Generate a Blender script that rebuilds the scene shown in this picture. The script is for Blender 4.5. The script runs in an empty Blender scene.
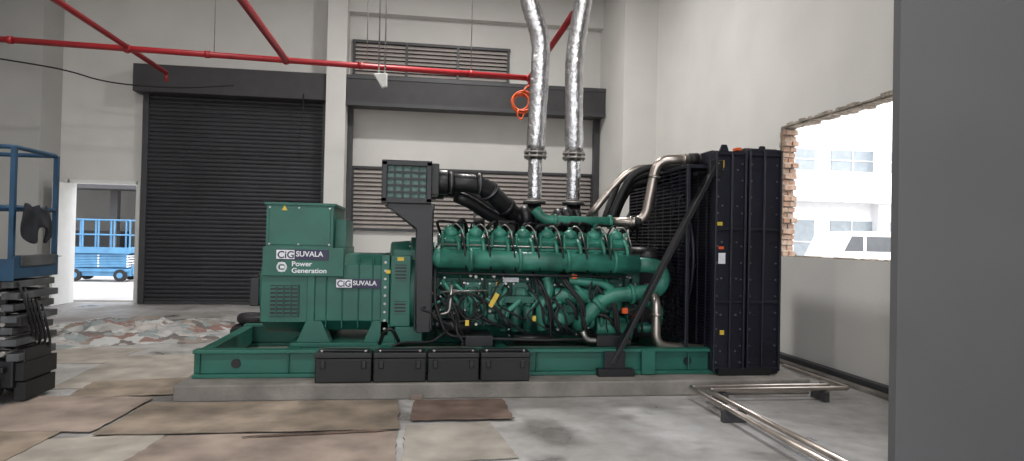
import bpy, bmesh, math, random
from mathutils import Vector, Matrix, noise
random.seed(7)
S = bpy.context.scene
R = math.radians

# ------------------------------------------------------------------ materials
def mat(name, col, rough=0.6, metal=0.0, var=0.12, scale=4.0, bump=0.0, bscale=None, detail=4, col2=None, spec=0.5):
    m = bpy.data.materials.new(name); m.use_nodes = True
    nt = m.node_tree; N = nt.nodes; L = nt.links
    b = N['Principled BSDF']
    b.inputs['Roughness'].default_value = rough
    b.inputs['Metallic'].default_value = metal
    b.inputs['Specular IOR Level'].default_value = spec
    tc = N.new('ShaderNodeTexCoord')
    n = N.new('ShaderNodeTexNoise'); n.inputs['Scale'].default_value = scale; n.inputs['Detail'].default_value = detail
    L.new(tc.outputs['Object'], n.inputs['Vector'])
    cr = N.new('ShaderNodeValToRGB')
    c2 = col2 if col2 else tuple(c*(1-var*1.6) for c in col)
    c1 = tuple(min(1, c*(1+var*0.5)) for c in col)
    cr.color_ramp.elements[0].position = 0.3; cr.color_ramp.elements[1].position = 0.7
    cr.color_ramp.elements[0].color = (*c2, 1); cr.color_ramp.elements[1].color = (*c1, 1)
    L.new(n.outputs['Fac'], cr.inputs['Fac']); L.new(cr.outputs['Color'], b.inputs['Base Color'])
    if bump > 0:
        n2 = N.new('ShaderNodeTexNoise'); n2.inputs['Scale'].default_value = bscale or scale*6; n2.inputs['Detail'].default_value = 5
        L.new(tc.outputs['Object'], n2.inputs['Vector'])
        bp = N.new('ShaderNodeBump'); bp.inputs['Strength'].default_value = bump; bp.inputs['Distance'].default_value = 0.02
        L.new(n2.outputs['Fac'], bp.inputs['Height']); L.new(bp.outputs['Normal'], b.inputs['Normal'])
    return m

M = {}
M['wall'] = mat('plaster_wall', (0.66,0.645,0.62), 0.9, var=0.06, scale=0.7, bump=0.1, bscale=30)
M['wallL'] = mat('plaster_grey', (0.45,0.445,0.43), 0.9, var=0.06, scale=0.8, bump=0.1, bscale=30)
M['part'] = mat('partition_grey', (0.115,0.115,0.118), 0.9, var=0.05, scale=1.0)
M['ceil'] = mat('ceiling_white', (0.6,0.6,0.58), 0.9, var=0.05)
M['conc'] = mat('plinth_concrete', (0.25,0.230,0.205), 0.85, var=0.28, scale=2.5, bump=0.3, bscale=25)
M['shutter'] = mat('shutter_grey', (0.038,0.038,0.044), 0.5, metal=0.2, var=0.1, scale=1.0)
M['header'] = mat('header_grey', (0.046,0.043,0.046), 0.6, metal=0.1, var=0.1)
M['louver'] = mat('louver_taupe', (0.38,0.34,0.32), 0.6, var=0.08)
M['frame'] = mat('dark_frame', (0.05,0.05,0.055), 0.5, var=0.1)
M['white'] = mat('white_paint', (0.75,0.75,0.73), 0.5, var=0.04)
M['green'] = mat('alternator_green', (0.016,0.122,0.088), 0.45, var=0.15, scale=3)
M['egreen'] = mat('engine_green', (0.038,0.215,0.155), 0.42, var=0.36, scale=5, bump=0.1, bscale=60)
M['dgreen'] = mat('casting_green', (0.013,0.090,0.066), 0.48, var=0.35, scale=6, bump=0.25, bscale=50)
M['black'] = mat('black_paint', (0.009,0.009,0.011), 0.42, var=0.2)
M['rubber'] = mat('black_rubber', (0.009,0.009,0.010), 0.6, var=0.2)
M['navy'] = mat('radiator_paint', (0.010,0.011,0.021), 0.42, var=0.2, scale=2)
M['core'] = mat('radiator_core', (0.005,0.006,0.013), 0.6, var=0.2)
M['steel'] = mat('stainless_steel', (0.55,0.49,0.44), 0.30, metal=0.9, var=0.15, scale=5)
M['galv'] = mat('galvanised', (0.42,0.40,0.38), 0.4, metal=0.7, var=0.2, scale=5)
M['dgrey'] = mat('worn_grey_metal', (0.10,0.105,0.11), 0.5, metal=0.3, var=0.35, scale=6)
M['foil'] = mat('foil_wrap', (0.66,0.66,0.68), 0.24, metal=1.0, var=0.2, scale=8, bump=0.8, bscale=20)
M['bolt'] = mat('bolt_zinc', (0.40,0.38,0.36), 0.35, metal=0.8, var=0.1)
M['rbolt'] = mat('bolt_dull', (0.16,0.16,0.17), 0.45, metal=0.6, var=0.1)
M['red'] = mat('sprinkler_red', (0.33,0.012,0.018), 0.45, var=0.15)
M['orange'] = mat('orange_hose', (0.70,0.10,0.02), 0.5, var=0.1)
M['yellow'] = mat('yellow_tag', (0.65,0.46,0.05), 0.5, var=0.05)
M['label'] = mat('label_navy', (0.010,0.008,0.05), 0.4, var=0.05)
M['lwhite'] = mat('label_white', (0.75,0.75,0.79), 0.4, var=0.02)
M['blue'] = mat('lift_blue', (0.010,0.055,0.115), 0.5, var=0.2, scale=5)
M['blue2'] = mat('lift_bright_blue', (0.09,0.27,0.48), 0.5, var=0.15, scale=4)
M['filter'] = mat('filter_element', (0.13,0.23,0.20), 0.7, var=0.3, scale=20)
M['brick'] = mat('red_brick', (0.28,0.15,0.09), 0.95, var=0.2, scale=14, bump=0.6, bscale=60, col2=(0.42,0.34,0.28))
M['mortar'] = mat('mortar', (0.42,0.37,0.31), 0.95, var=0.3, scale=9, bump=0.6, bscale=40)
M['card'] = mat('cardboard', (0.27,0.215,0.165), 0.9, var=0.30, scale=3.0, bump=0.1)
M['card2'] = mat('cardboard_red', (0.17,0.115,0.090), 0.85, var=0.3, scale=5)
M['card3'] = mat('plywood_beige', (0.36,0.325,0.28), 0.85, var=0.25, scale=2.6)
M['card4'] = mat('plywood_pink', (0.30,0.235,0.195), 0.85, var=0.30, scale=2.5)
M['cloth'] = mat('dark_cloth', (0.012,0.014,0.020), 0.9, var=0.3, scale=9)
M['glass'] = mat('window_glass', (0.30,0.34,0.37), 0.2, var=0.1)
M['vglass'] = mat('van_glass', (0.09,0.10,0.11), 0.2, var=0.1)
M['asphalt'] = mat('yard_concrete', (0.50,0.48,0.46), 0.9, var=0.15, scale=0.4)
M['facade'] = mat('facade_white', (0.80,0.81,0.82), 0.9, var=0.04)
M['carpaint'] = mat('van_white', (0.80,0.82,0.85), 0.25, var=0.02)

def floor_mat():
    m = bpy.data.materials.new('floor_concrete'); m.use_nodes = True
    nt = m.node_tree; N = nt.nodes; L = nt.links; b = N['Principled BSDF']
    tc = N.new('ShaderNodeTexCoord')
    a = N.new('ShaderNodeTexNoise'); a.inputs['Scale'].default_value = 0.6; a.inputs['Detail'].default_value = 9; a.inputs['Roughness'].default_value = 0.65
    c = N.new('ShaderNodeTexNoise'); c.inputs['Scale'].default_value = 6; c.inputs['Detail'].default_value = 8
    w_ = N.new('ShaderNodeTexNoise'); w_.inputs['Scale'].default_value = 1.4; w_.inputs['Detail'].default_value = 6
    for n in (a, c, w_): L.new(tc.outputs['Object'], n.inputs['Vector'])
    r1 = N.new('ShaderNodeValToRGB'); r1.color_ramp.elements[0].position = 0.35; r1.color_ramp.elements[1].position = 0.65
    r1.color_ramp.elements[0].color = (0.29,0.275,0.26,1); r1.color_ramp.elements[1].color = (0.48,0.475,0.475,1)
    r2 = N.new('ShaderNodeValToRGB'); r2.color_ramp.elements[0].position = 0.3; r2.color_ramp.elements[1].position = 0.7
    r2.color_ramp.elements[0].color = (0.76,0.74,0.72,1); r2.color_ramp.elements[1].color = (1,1,1,1)
    L.new(a.outputs['Fac'], r1.inputs['Fac']); L.new(c.outputs['Fac'], r2.inputs['Fac'])
    mx = N.new('ShaderNodeMix'); mx.data_type = 'RGBA'; mx.blend_type = 'MULTIPLY'; mx.inputs[0].default_value = 0.9
    L.new(r1.outputs['Color'], mx.inputs[6]); L.new(r2.outputs['Color'], mx.inputs[7])
    r3 = N.new('ShaderNodeValToRGB'); r3.color_ramp.elements[0].position = 0.36; r3.color_ramp.elements[1].position = 0.46
    r3.color_ramp.elements[0].color = (0.64,0.63,0.62,1); r3.color_ramp.elements[1].color = (1,1,1,1)
    L.new(w_.outputs['Fac'], r3.inputs['Fac'])
    m2 = N.new('ShaderNodeMix'); m2.data_type = 'RGBA'; m2.blend_type = 'MULTIPLY'; m2.inputs[0].default_value = 1
    L.new(mx.outputs[2], m2.inputs[6]); L.new(r3.outputs['Color'], m2.inputs[7]); L.new(m2.outputs[2], b.inputs['Base Color'])
    rr = N.new('ShaderNodeMapRange'); rr.inputs[1].default_value = 0.34; rr.inputs[2].default_value = 0.5; rr.inputs[3].default_value = 0.25; rr.inputs[4].default_value = 0.7
    L.new(w_.outputs['Fac'], rr.inputs[0]); L.new(rr.outputs[0], b.inputs['Roughness'])
    bp = N.new('ShaderNodeBump'); bp.inputs['Strength'].default_value = 0.12; bp.inputs['Distance'].default_value = 0.02
    L.new(c.outputs['Fac'], bp.inputs['Height']); L.new(bp.outputs['Normal'], b.inputs['Normal'])
    return m
M['floor'] = floor_mat()
def tarp_mat():
    m = bpy.data.materials.new('plastic_and_rags'); m.use_nodes = True
    nt = m.node_tree; N = nt.nodes; L = nt.links; b = N['Principled BSDF']; b.inputs['Roughness'].default_value = 0.45
    tc = N.new('ShaderNodeTexCoord'); v = N.new('ShaderNodeTexVoronoi'); v.inputs['Scale'].default_value = 5.5
    n = N.new('ShaderNodeTexNoise'); n.inputs['Scale'].default_value = 4; L.new(tc.outputs['Object'], n.inputs['Vector'])
    mxv = N.new('ShaderNodeMix'); mxv.data_type = 'RGBA'; mxv.inputs[0].default_value = 0.3
    L.new(tc.outputs['Object'], mxv.inputs[6]); L.new(n.outputs['Color'], mxv.inputs[7]); L.new(mxv.outputs[2], v.inputs['Vector'])
    sp = N.new('ShaderNodeSeparateColor'); L.new(v.outputs['Color'], sp.inputs[0])
    r = N.new('ShaderNodeValToRGB'); r.color_ramp.interpolation = 'CONSTANT'
    cols = [(0,(0.36,0.35,0.34)),(0.18,(0.16,0.14,0.13)),(0.32,(0.46,0.46,0.45)),(0.50,(0.26,0.22,0.19)),(0.64,(0.24,0.27,0.27)),(0.78,(0.24,0.15,0.13)),(0.86,(0.40,0.37,0.35))]
    e = r.color_ramp.elements; e[0].color = (*cols[0][1],1); e[1].position = cols[1][0]; e[1].color = (*cols[1][1],1)
    for p, c in cols[2:]:
        x = e.new(p); x.color = (*c,1)
    L.new(sp.outputs[0], r.inputs['Fac']); L.new(r.outputs['Color'], b.inputs['Base Color'])
    return m
M['rags'] = tarp_mat()

# ------------------------------------------------------------------ builders
def empty(name, loc=(0,0,0)):
    o = bpy.data.objects.new(name, None); o.empty_display_size = 0.2; o.location = loc
    S.collection.objects.link(o); return o

def corner_path(pts, rad, n=7):
    P = [Vector(p) for p in pts]
    if len(P) < 3 or rad <= 0: return P
    out = [P[0]]
    for i in range(1, len(P)-1):
        a, p, c = P[i-1], P[i], P[i+1]
        d1 = min(rad, (p-a).length*0.49); d2 = min(rad, (c-p).length*0.49)
        s = p+(a-p).normalized()*d1; e = p+(c-p).normalized()*d2
        for k in range(n+1):
            t = k/n
            out.append(s*(1-t)**2+p*2*t*(1-t)+e*t*t)
    out.append(P[-1]); return out

class B:
    def __init__(s, name, mt, parent=None, bevel=0.0, smooth=True):
        s.name, s.mt, s.parent, s.bevel = name, mt, parent, bevel
        s.bm = bmesh.new()
    def box(s, x0, x1, y0, y1, z0, z1, rot=None, piv=None):
        m = Matrix.Translation(((x0+x1)/2,(y0+y1)/2,(z0+z1)/2))
        if rot is not None: m = m @ rot.to_4x4()
        m = m @ Matrix.Diagonal((abs(x1-x0), abs(y1-y0), abs(z1-z0), 1))
        bmesh.ops.create_cube(s.bm, size=1, matrix=m); return s
    def beam(s, a, b, w, h, up=(0,0,1)):
        a, b = Vector(a), Vector(b); d = b-a; x = d.normalized(); u = Vector(up)
        y = u.cross(x)
        if y.length < 1e-4: y = Vector((0,1,0)).cross(x)
        y.normalize(); z = x.cross(y)
        m = Matrix((x, y, z)).transposed().to_4x4(); m.translation = (a+b)/2
        bmesh.ops.create_cube(s.bm, size=1, matrix=m @ Matrix.Diagonal((d.length, w, h, 1))); return s
    def cyl(s, a, b, r, r2=None, seg=24):
        a, b = Vector(a), Vector(b); d = b-a
        m = d.to_track_quat('Z','Y').to_matrix().to_4x4(); m.translation = (a+b)/2
        g = bmesh.ops.create_cone(s.bm, cap_ends=True, segments=seg, radius1=r, radius2=r if r2 is None else r2, depth=d.length, matrix=m)
        fs = {f for v in g['verts'] for f in v.link_faces}
        for f in fs:
            if len(f.verts) == 4: f.smooth = True
        return s
    def ball(s, c, r, sc=(1,1,1), seg=18):
        m = Matrix.Translation(c) @ Matrix.Diagonal((*sc,1))
        g = bmesh.ops.create_uvsphere(s.bm, u_segments=seg, v_segments=max(8,seg//2), radius=r, matrix=m)
        for f in {f for v in g['verts'] for f in v.link_faces}: f.smooth = True
        return s
    def tube(s, pts, r, rad=0.15, seg=14, jit=0.0, step=None, closed=False):
        P = corner_path(pts, rad) if not closed else [Vector(p) for p in pts]
        if step:
            Q = [P[0]]
            for a, b in zip(P, P[1:]):
                n = max(1, int((b-a).length/step))
                for k in range(1, n+1): Q.append(a.lerp(b, k/n))
            P = Q
        P = [p for i, p in enumerate(P) if i == 0 or (p-P[i-1]).length > 1e-5]
        n = len(P); rings = []
        t0 = (P[1]-P[0]).normalized()
        u = t0.orthogonal().normalized()
        for i, p in enumerate(P):
            if closed: t = (P[(i+1)%n]-P[i-1]).normalized()
            else: t = (P[min(i+1,n-1)]-P[max(i-1,0)]).normalized()
            u = (u-t*u.dot(t)).normalized(); v = t.cross(u)
            rr = r*(1+random.uniform(-jit, jit)) if jit else r
            rings.append([s.bm.verts.new(p+(u*math.cos(2*math.pi*k/seg)+v*math.sin(2*math.pi*k/seg))*rr*(1+(random.uniform(-jit,jit)*0.8 if jit else 0))) for k in range(seg)])
        m = n if closed else n-1
        for i in range(m):
            A, C = rings[i], rings[(i+1)%n]
            for k in range(seg):
                f = s.bm.faces.new((A[k], A[(k+1)%seg], C[(k+1)%seg], C[k])); f.smooth = True
        if not closed:
            s.bm.faces.new(rings[0][::-1]); s.bm.faces.new(rings[-1])
        return s
    def ring(s, c, axis, Rr, r, n=32, seg=8):
        c = Vector(c); ax = Vector(axis).normalized(); u = ax.orthogonal().normalized(); v = ax.cross(u)
        pts = [c+(u*math.cos(2*math.pi*k/n)+v*math.sin(2*math.pi*k/n))*Rr for k in range(n)]
        return s.tube(pts, r, seg=seg, closed=True)
    def prism(s, prof, axis, a, b):
        def mk(p, t):
            return {'x':(t,p[0],p[1]), 'y':(p[0],t,p[1]), 'z':(p[0],p[1],t)}[axis]
        A = [s.bm.verts.new(mk(p,a)) for p in prof]; C = [s.bm.verts.new(mk(p,b)) for p in prof]
        n = len(prof)
        s.bm.faces.new(A); s.bm.faces.new(C[::-1])
        for k in range(n): s.bm.faces.new((A[k], C[k], C[(k+1)%n], A[(k+1)%n]))
        return s
    def done(s):
        bmesh.ops.recalc_face_normals(s.bm, faces=s.bm.faces)
        me = bpy.data.meshes.new(s.name); s.bm.to_mesh(me); s.bm.free()
        o = bpy.data.objects.new(s.name, me); me.materials.append(M[s.mt])
        S.collection.objects.link(o)
        if s.parent: o.parent = s.parent
        if s.bevel:
            b = o.modifiers.new('bevel','BEVEL'); b.width = s.bevel; b.segments = 2; b.limit_method = 'ANGLE'; b.angle_limit = R(40)
        return o

def text(body, loc, size, mt, parent, name, sx=1.0):
    c = bpy.data.curves.new(name+'_c','FONT'); c.body = body; c.size = size; c.extrude = 0.001; c.offset = size*0.02
    t = bpy.data.objects.new(name+'_t', c); S.collection.objects.link(t)
    bpy.context.view_layer.update()
    me = bpy.data.meshes.new_from_object(t.evaluated_get(bpy.context.evaluated_depsgraph_get()))
    bpy.data.objects.remove(t)
    me.materials.clear(); me.materials.append(M[mt])
    o = bpy.data.objects.new(name, me); S.collection.objects.link(o)
    o.location = loc; o.rotation_euler = (R(90),0,0); o.scale = (sx,1,1); o.parent = parent
    return o

# ------------------------------------------------------------------ room
XL, XR, YB, YF, H = -8.6, 5.15, 15.7, -5.0, 8.0
B('floor','floor').box(XL-0.3, XR+0.25, YF-0.3, YB+0.3, -0.2, 0).done()
B('ground_outside','asphalt').box(-60, 60, -40, 70, -0.5, -0.201).done()
B('yard_slab','asphalt').box(XR+0.25, 60, YF-6, 69, -0.2, -0.02).box(-60, XR+0.2, YB+0.95, 69, -0.2, -0.02).done()
B('ceiling','ceil').box(XL-0.3, XR+0.2, YF-0.3, YB+0.9, H, H+0.25).done()
w = B('wall_back','wall')
DX0, DX1, DZ = -7.55, -6.12, 2.66
T = 0.3
w.box(XL-0.3, DX0, YB, YB+T, 0, H).box(DX0, DX1, YB, YB+T, DZ, H).box(DX1, -1.62, YB, YB+T, 0, H)
w.box(-1.62, 4.4, YB, YB+T, 4.72, H)
w.box(4.4, XR+0.2, YB, YB+T, 0, H)
w.box(-1.72, 4.6, YB+T+0.02, YB+0.8, 0, 4.9)
w.done()
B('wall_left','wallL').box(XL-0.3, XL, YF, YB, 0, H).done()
B('wall_front','wall').box(XL, -6.5, YF-0.25, YF, 0, H).box(3.8, XR, YF-0.25, YF, 0, H).box(-6.5, 3.8, YF-0.25, YF, 6.6, H).done()
HY0, HY1, HZ0, HZ1 = 6.3, 8.78, 1.44, 3.28
wr = B('wall_right','wall')
wr.box(XR, XR+0.2, YF, HY0, 0, H).box(XR, XR+0.2, HY1, YB, 0, H).box(XR, XR+0.2, HY0, HY1, 0, HZ0).box(XR, XR+0.2, HY0, HY1, HZ1, H)
wr.done()
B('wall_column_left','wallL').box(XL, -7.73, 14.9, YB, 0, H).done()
B('wall_column_middle','wall').box(-2.05, -1.62, 15.15, YB, 0, H).done()
B('wall_column_right','wall').box(4.4, XR, 13.8, YB, 0, H).done()
B('wall_beam_back','wall').box(-1.62, 4.4, 15.45, YB, 6.75, H).done()
B('wall_partition','part').box(3.30, XR, 4.13, 4.2, 0, H).done()
B('trim_1','frame').box(XR-0.1, XR, 4.2, 13.8, 0, 0.09).done()
B('trim_2','conc').box(XR-0.24, XR-0.13, 4.25, 13.7, 0, 0.035).done()

win = empty('window_1', (XR, 7.5, 1.44))
def wchild(b):
    o = b.done(); o.parent = win; o.matrix_parent_inverse = Matrix.Translation(-Vector(win.location)); return o
bk = B('broken_bricks','brick',None,0.006); mo = B('mortar_joints','mortar')
z = HZ0+0.01; row = 0
while z < HZ1-0.05:
    pr = random.uniform(0.0,0.09) if row%2 else random.uniform(0.03,0.13)
    bk.box(XR+0.008, XR+0.10, HY1-pr, HY1+0.002, z, z+0.062, rot=Matrix.Rotation(random.uniform(-.05,.05),3,'Z'))
    bk.box(XR+0.105, XR+0.195, HY1-pr*random.uniform(.6,1.2)-0.01, HY1+0.002, z, z+0.062)
    mo.box(XR+0.005, XR+0.19, HY1-max(0.008,pr-0.03), HY1+0.002, z+0.062, z+0.078)
    z += 0.078; row += 1
y = HY0
while y < HY1-0.05:
    l = random.uniform(0.05,0.2); h = random.uniform(0.012,0.045)
    mo.box(XR+0.012, XR+0.19, y, y+l, HZ1-h, HZ1+0.002, rot=Matrix.Rotation(random.uniform(-.12,.12),3,'X'))
    y += l
y = HY0
while y < HY1-0.05:
    l = random.uniform(0.05,0.16); h = random.uniform(0.005,0.025)
    mo.box(XR+0.012, XR+0.19, y, y+l, HZ0-0.002, HZ0+h)
    y += l
wchild(bk); wchild(mo)
ch = B('chipped_plaster','mortar')
for i in range(34):
    yy = HY0+(HY1-HY0)*i/34; ch.box(XR-0.004, XR+0.01, yy, yy+0.08, HZ1-0.002, HZ1+random.uniform(0.01,0.05))
for i in range(26):
    zz = HZ0+(HZ1-HZ0)*i/26; ch.box(XR-0.004, XR+0.01, HY1-0.002, HY1+random.uniform(0.01,0.07), zz, zz+0.075)
wchild(ch)

# roller shutter (left bay)
sh = empty('roller_shutter')
s = B('slats','shutter',sh)
x0, x1 = -5.92, -2.06
z = 0.05
pitch = 0.092
rows = int((4.72-0.05)/pitch)
vs = []
for i in range(rows):
    for k,(dy,dz) in enumerate([(0.0,0.0),(-0.022,0.015),(-0.030,0.045),(-0.022,0.072),(0.0,0.086)]):
        vs.append((YB-0.06+dy, z+dz))
    z += pitch
A = [s.bm.verts.new((x0,a,b)) for a,b in vs]; C = [s.bm.verts.new((x1,a,b)) for a,b in vs]
for k in range(len(vs)-1): s.bm.faces.new((A[k],C[k],C[k+1],A[k+1]))
s.done()
B('shutter_box','header',sh,0.01).box(-6.12, -2.06, YB-0.45, YB-0.001, 4.64, 5.24).done()
B('guides','frame',sh,0.005).box(-6.02,-5.90,YB-0.14,YB-0.001,0,4.65).box(-2.17,-2.06,YB-0.14,YB-0.001,0,4.65).box(x0,x1,YB-0.10,YB-0.04,0.0,0.07).done()
sh2 = empty('shutter_housing')
B('shutter_box','header',sh2,0.01).box(-1.61, 4.39, YB-0.55, YB-0.001, 4.56, 5.20).done()
B('box_lip','frame',sh2).box(-1.61, 4.39, YB-0.57, YB-0.551, 4.54, 4.62).box(-1.61,4.39,YB-0.57,YB-0.551,5.14,5.22).done()
B('guides','frame',sh2,0.005).box(-1.61,-1.50,YB-0.02,YB+0.12,0,4.56).box(4.26,4.39,YB-0.1,YB+0.1,0,4.56).done()
def louver(name, xa, xb, y, za, zb, n, mull):
    e = empty(name)
    l = B('louvre_slats','louver',e)
    for i in range(n):
        zz = za+(zb-za)*(i+0.5)/n
        l.beam(((xa+xb)/2, y-0.085, zz-0.045), ((xa+xb)/2, y-0.012, zz+0.032), xb-xa, 0.012)
        l.box(xa, xb, y-0.09, y-0.08, zz-0.052, zz-0.02)
    l.done()
    f = B('louvre_frame','frame',e)
    f.box(xa-0.05, xb+0.05, y-0.09, y, zb, zb+0.06).box(xa-0.05, xb+0.05, y-0.09, y, za-0.06, za)
    for m in mull: f.box(m-0.03, m+0.03, y-0.1, y, za, zb)
    f.box(xa, xb, y-0.004, y-0.001, za, zb)
    f.done()
louver('window_2', -1.5, 4.3, YB+T+0.015, 1.80, 3.2, 14, [-1.5,-0.05,1.4,2.85,4.3])
louver('window_3', -1.5, 2.1, YB-0.001, 5.36, 6.10, 8, [-1.5,-0.3,0.9,2.1])

d = empty('door_1')
B('door_frame','white',d).box(DX0-0.05, DX0+0.03, YB-0.03, YB+T, 0, DZ+0.05).box(DX1-0.03, DX1+0.05, YB-0.03, YB+T, 0, DZ+0.05).box(DX0, DX1, YB-0.03, YB+T, DZ-0.02, DZ+0.05).done()
lf = B('door_leaf','white',d,0.004)
lf.box(DX0+0.04, DX0+0.09, YB-0.72, YB-0.03, 0.01, DZ-0.04); lf.done()
B('door_handle','bolt',d).cyl((DX0+0.09,YB-0.62,1.05),(DX0+0.16,YB-0.62,1.05),0.012).cyl((DX0+0.15,YB-0.64,1.05),(DX0+0.15,YB-0.50,1.05),0.012).done()

B('equipment_plinth','conc',None,0.015).box(-2.22, 4.25, 6.6, 9.25, 0, 0.16).done()

# ------------------------------------------------------------------ generator
G = empty('diesel_generator', (0,0,0))
k = B('skid_frame','green',G,0.006)
for (ya,yb) in ((6.9,7.05),(8.85,9.0)):
    k.box(-2.15, 4.02, ya, yb, 0.162, 0.20).box(-2.15, 4.02, ya, yb, 0.405, 0.44)
    yw = ya+0.055 if ya < 8 else yb-0.07
    k.box(-2.15, 4.02, yw, yw+0.03, 0.20, 0.405)
    for i in range(8):
        xx = -2.1+i*0.85
        k.box(xx, xx+0.015, ya+0.02, yb-0.02, 0.20, 0.405)
for xx in (-2.15,-1.3,-0.35,0.9,2.3,3.1,3.9):
    k.box(xx, xx+0.12, 7.05, 8.85, 0.20, 0.42)
k.box(-1.3,-0.2,7.3,8.5,0.40,0.45).box(2.45,2.6,6.86,6.9,0.17,0.43)
k.done()
ck = B('lifting_eyes','black',G)
for xx in (-1.75,3.0): ck.cyl((xx,6.952,0.30),(xx,6.94,0.30),0.045)
ck.done()
a = B('alternator_body','green',G,0.012)
def octo(yc, zc, ry, rz, c=0.42):
    return [(yc-ry,zc-rz*c),(yc-ry,zc+rz*c),(yc-ry*c,zc+rz),(yc+ry*c,zc+rz),(yc+ry,zc+rz*c),(yc+ry,zc-rz*c),(yc+ry*c,zc-rz),(yc-ry*c,zc-rz)]
YC = 7.92
a.prism(octo(YC,0.98,0.55,0.42,0.72),'x',-1.10,-0.30)
a.cyl((-1.62,YC,0.98),(-1.10,YC,0.98),0.50,seg=40)
a.cyl((-1.66,YC,0.98),(-1.60,YC,0.98),0.46,seg=40)
a.box(-1.14,-1.06,YC-0.58,YC+0.58,0.56,1.38)
a.box(-0.36,-0.27,YC-0.60,YC+0.60,0.52,1.40)
for xx in (-0.95,-0.78,-0.61,-0.46): a.box(xx,xx+0.015,YC-0.565,YC+0.565,0.60,1.36)
a.box(-1.62,-1.12,YC-0.56,YC-0.30,0.66,1.20)
for xx in (-1.12,-0.42):
    a.prism([(xx-0.12,0.45),(xx+0.24,0.45),(xx+0.14,0.68),(xx-0.02,0.68)],'y',YC-0.60,YC-0.42)
    a.prism([(xx-0.12,0.45),(xx+0.24,0.45),(xx+0.14,0.68),(xx-0.02,0.68)],'y',YC+0.42,YC+0.60)
a.done()
bh = B('flywheel_housing','green',G,0.012)
bh.cyl((-0.28,YC,0.98),(-0.05,YC,0.98),0.56,0.58,seg=40).cyl((-0.05,YC,0.98),(0.16,YC,0.98),0.62,seg=40)
bh.box(-0.26,-0.04,YC-0.61,YC-0.3,0.62,1.40).box(-0.24,0.02,YC-0.5,YC+0.5,1.30,1.46).box(-0.2,0.1,YC-0.62,YC-0.35,0.44,0.62)
bh.done()
vt = B('vent_grilles','black',G)
for (xa,xb,za,zb) in ((-1.52,-1.22,0.72,1.06),(-0.21,-0.09,1.12,1.30),(-0.21,-0.09,0.76,0.90)):
    yv = YC-0.56 if xa < -1 else YC-0.61
    vt.box(xa,xb,yv-0.004,yv,za,zb)
vt.done()
vb = B('vent_bars','green',G)
for i in range(8):
    zz = 0.73+i*0.043; vb.box(-1.52,-1.22,YC-0.58,YC-0.564,zz,zz+0.018)
for i in range(4): vb.box(-1.46+i*0.075,-1.45+i*0.075,YC-0.58,YC-0.564,0.72,1.06)
for i in range(5):
    vb.box(-0.21,-0.09,YC-0.625,YC-0.614,1.125+i*0.037,1.14+i*0.037)
for i in range(4): vb.box(-0.21,-0.09,YC-0.625,YC-0.614,0.765+i*0.037,0.78+i*0.037)
vb.done()
B('bearing_cap','black',G,0.01).cyl((-1.78,YC,0.98),(-1.66,YC,0.98),0.17,0.24).cyl((-1.81,YC,0.98),(-1.78,YC,0.98),0.09).box(-1.76,-1.66,YC-0.45,YC-0.15,0.82,1.12).done()
tb = B('terminal_box','green',G,0.01)
tb.box(-1.58,-0.88,7.34,8.45,1.40,1.93).box(-1.60,-0.76,7.30,8.50,1.16,1.47)
tb.box(-1.60,-0.86,7.325,8.47,1.915,1.945)
tb.box(-0.88,-0.76,7.5,8.3,1.47,1.78)
tb.box(-1.55,-0.91,7.33,7.342,1.49,1.90)
tb.done()
bl = B('box_bolts','bolt',G)
for xx in (-1.54,-1.24,-0.92):
    for zz in (1.50,1.89): bl.cyl((xx,7.33,zz),(xx,7.318,zz),0.010,seg=8)
for i in range(9):
    bl.cyl((-0.315,7.32,0.60+i*0.09),(-0.315,7.30,0.60+i*0.09),0.014,seg=8)
for i in range(14):
    an = math.pi*(0.6+0.8*i/13)
    bl.cyl((-0.07,YC+0.59*math.cos(an),0.98+0.59*math.sin(an)),(-0.03,YC+0.59*math.cos(an)-0.001,0.98+0.59*math.sin(an)),0.012,seg=8)
bl.done()
lb = B('label_plates','label',G)
lb.box(-1.46,-0.92,7.285,7.298,1.335,1.445).box(-0.84,-0.36,7.335,7.348,1.035,1.135); lb.done()
lw = B('label_panels','lwhite',G)
lw.box(-1.455,-1.27,7.280,7.286,1.342,1.438).box(-0.835,-0.67,7.330,7.336,1.042,1.128).done()
text('CiG',(-1.445,7.278,1.352),0.105,'label',G,'label_text_a',1.0)
text('SUVALA',(-1.255,7.283,1.372),0.078,'lwhite',G,'label_text_b',1.0)
text('CiG',(-0.828,7.328,1.052),0.095,'label',G,'label_text_c',0.95)
text('SUVALA',(-0.660,7.333,1.068),0.070,'lwhite',G,'label_text_d',1.0)
text('Power\nGeneration',(-1.30,7.298,1.268),0.072,'lwhite',G,'label_text_e',1.1)
lg = B('logo_mark','lwhite',G)
lg.ring((-1.40,7.298,1.255),(0,1,0),0.045,0.010,n=24,seg=6).box(-1.415,-1.37,7.293,7.299,1.24,1.27).box(-1.435,-1.365,7.293,7.299,1.285,1.305).box(-1.435,-1.365,7.293,7.299,1.205,1.225); lg.done()
B('warning_sticker','yellow',G).prism([(-1.42,1.86),(-1.36,1.86),(-1.39,1.915)],'y',7.322,7.329).box(-0.31,-0.26,7.30,7.305,1.2,1.24).box(-0.19,-0.12,7.302,7.306,1.34,1.38).done()

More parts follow.
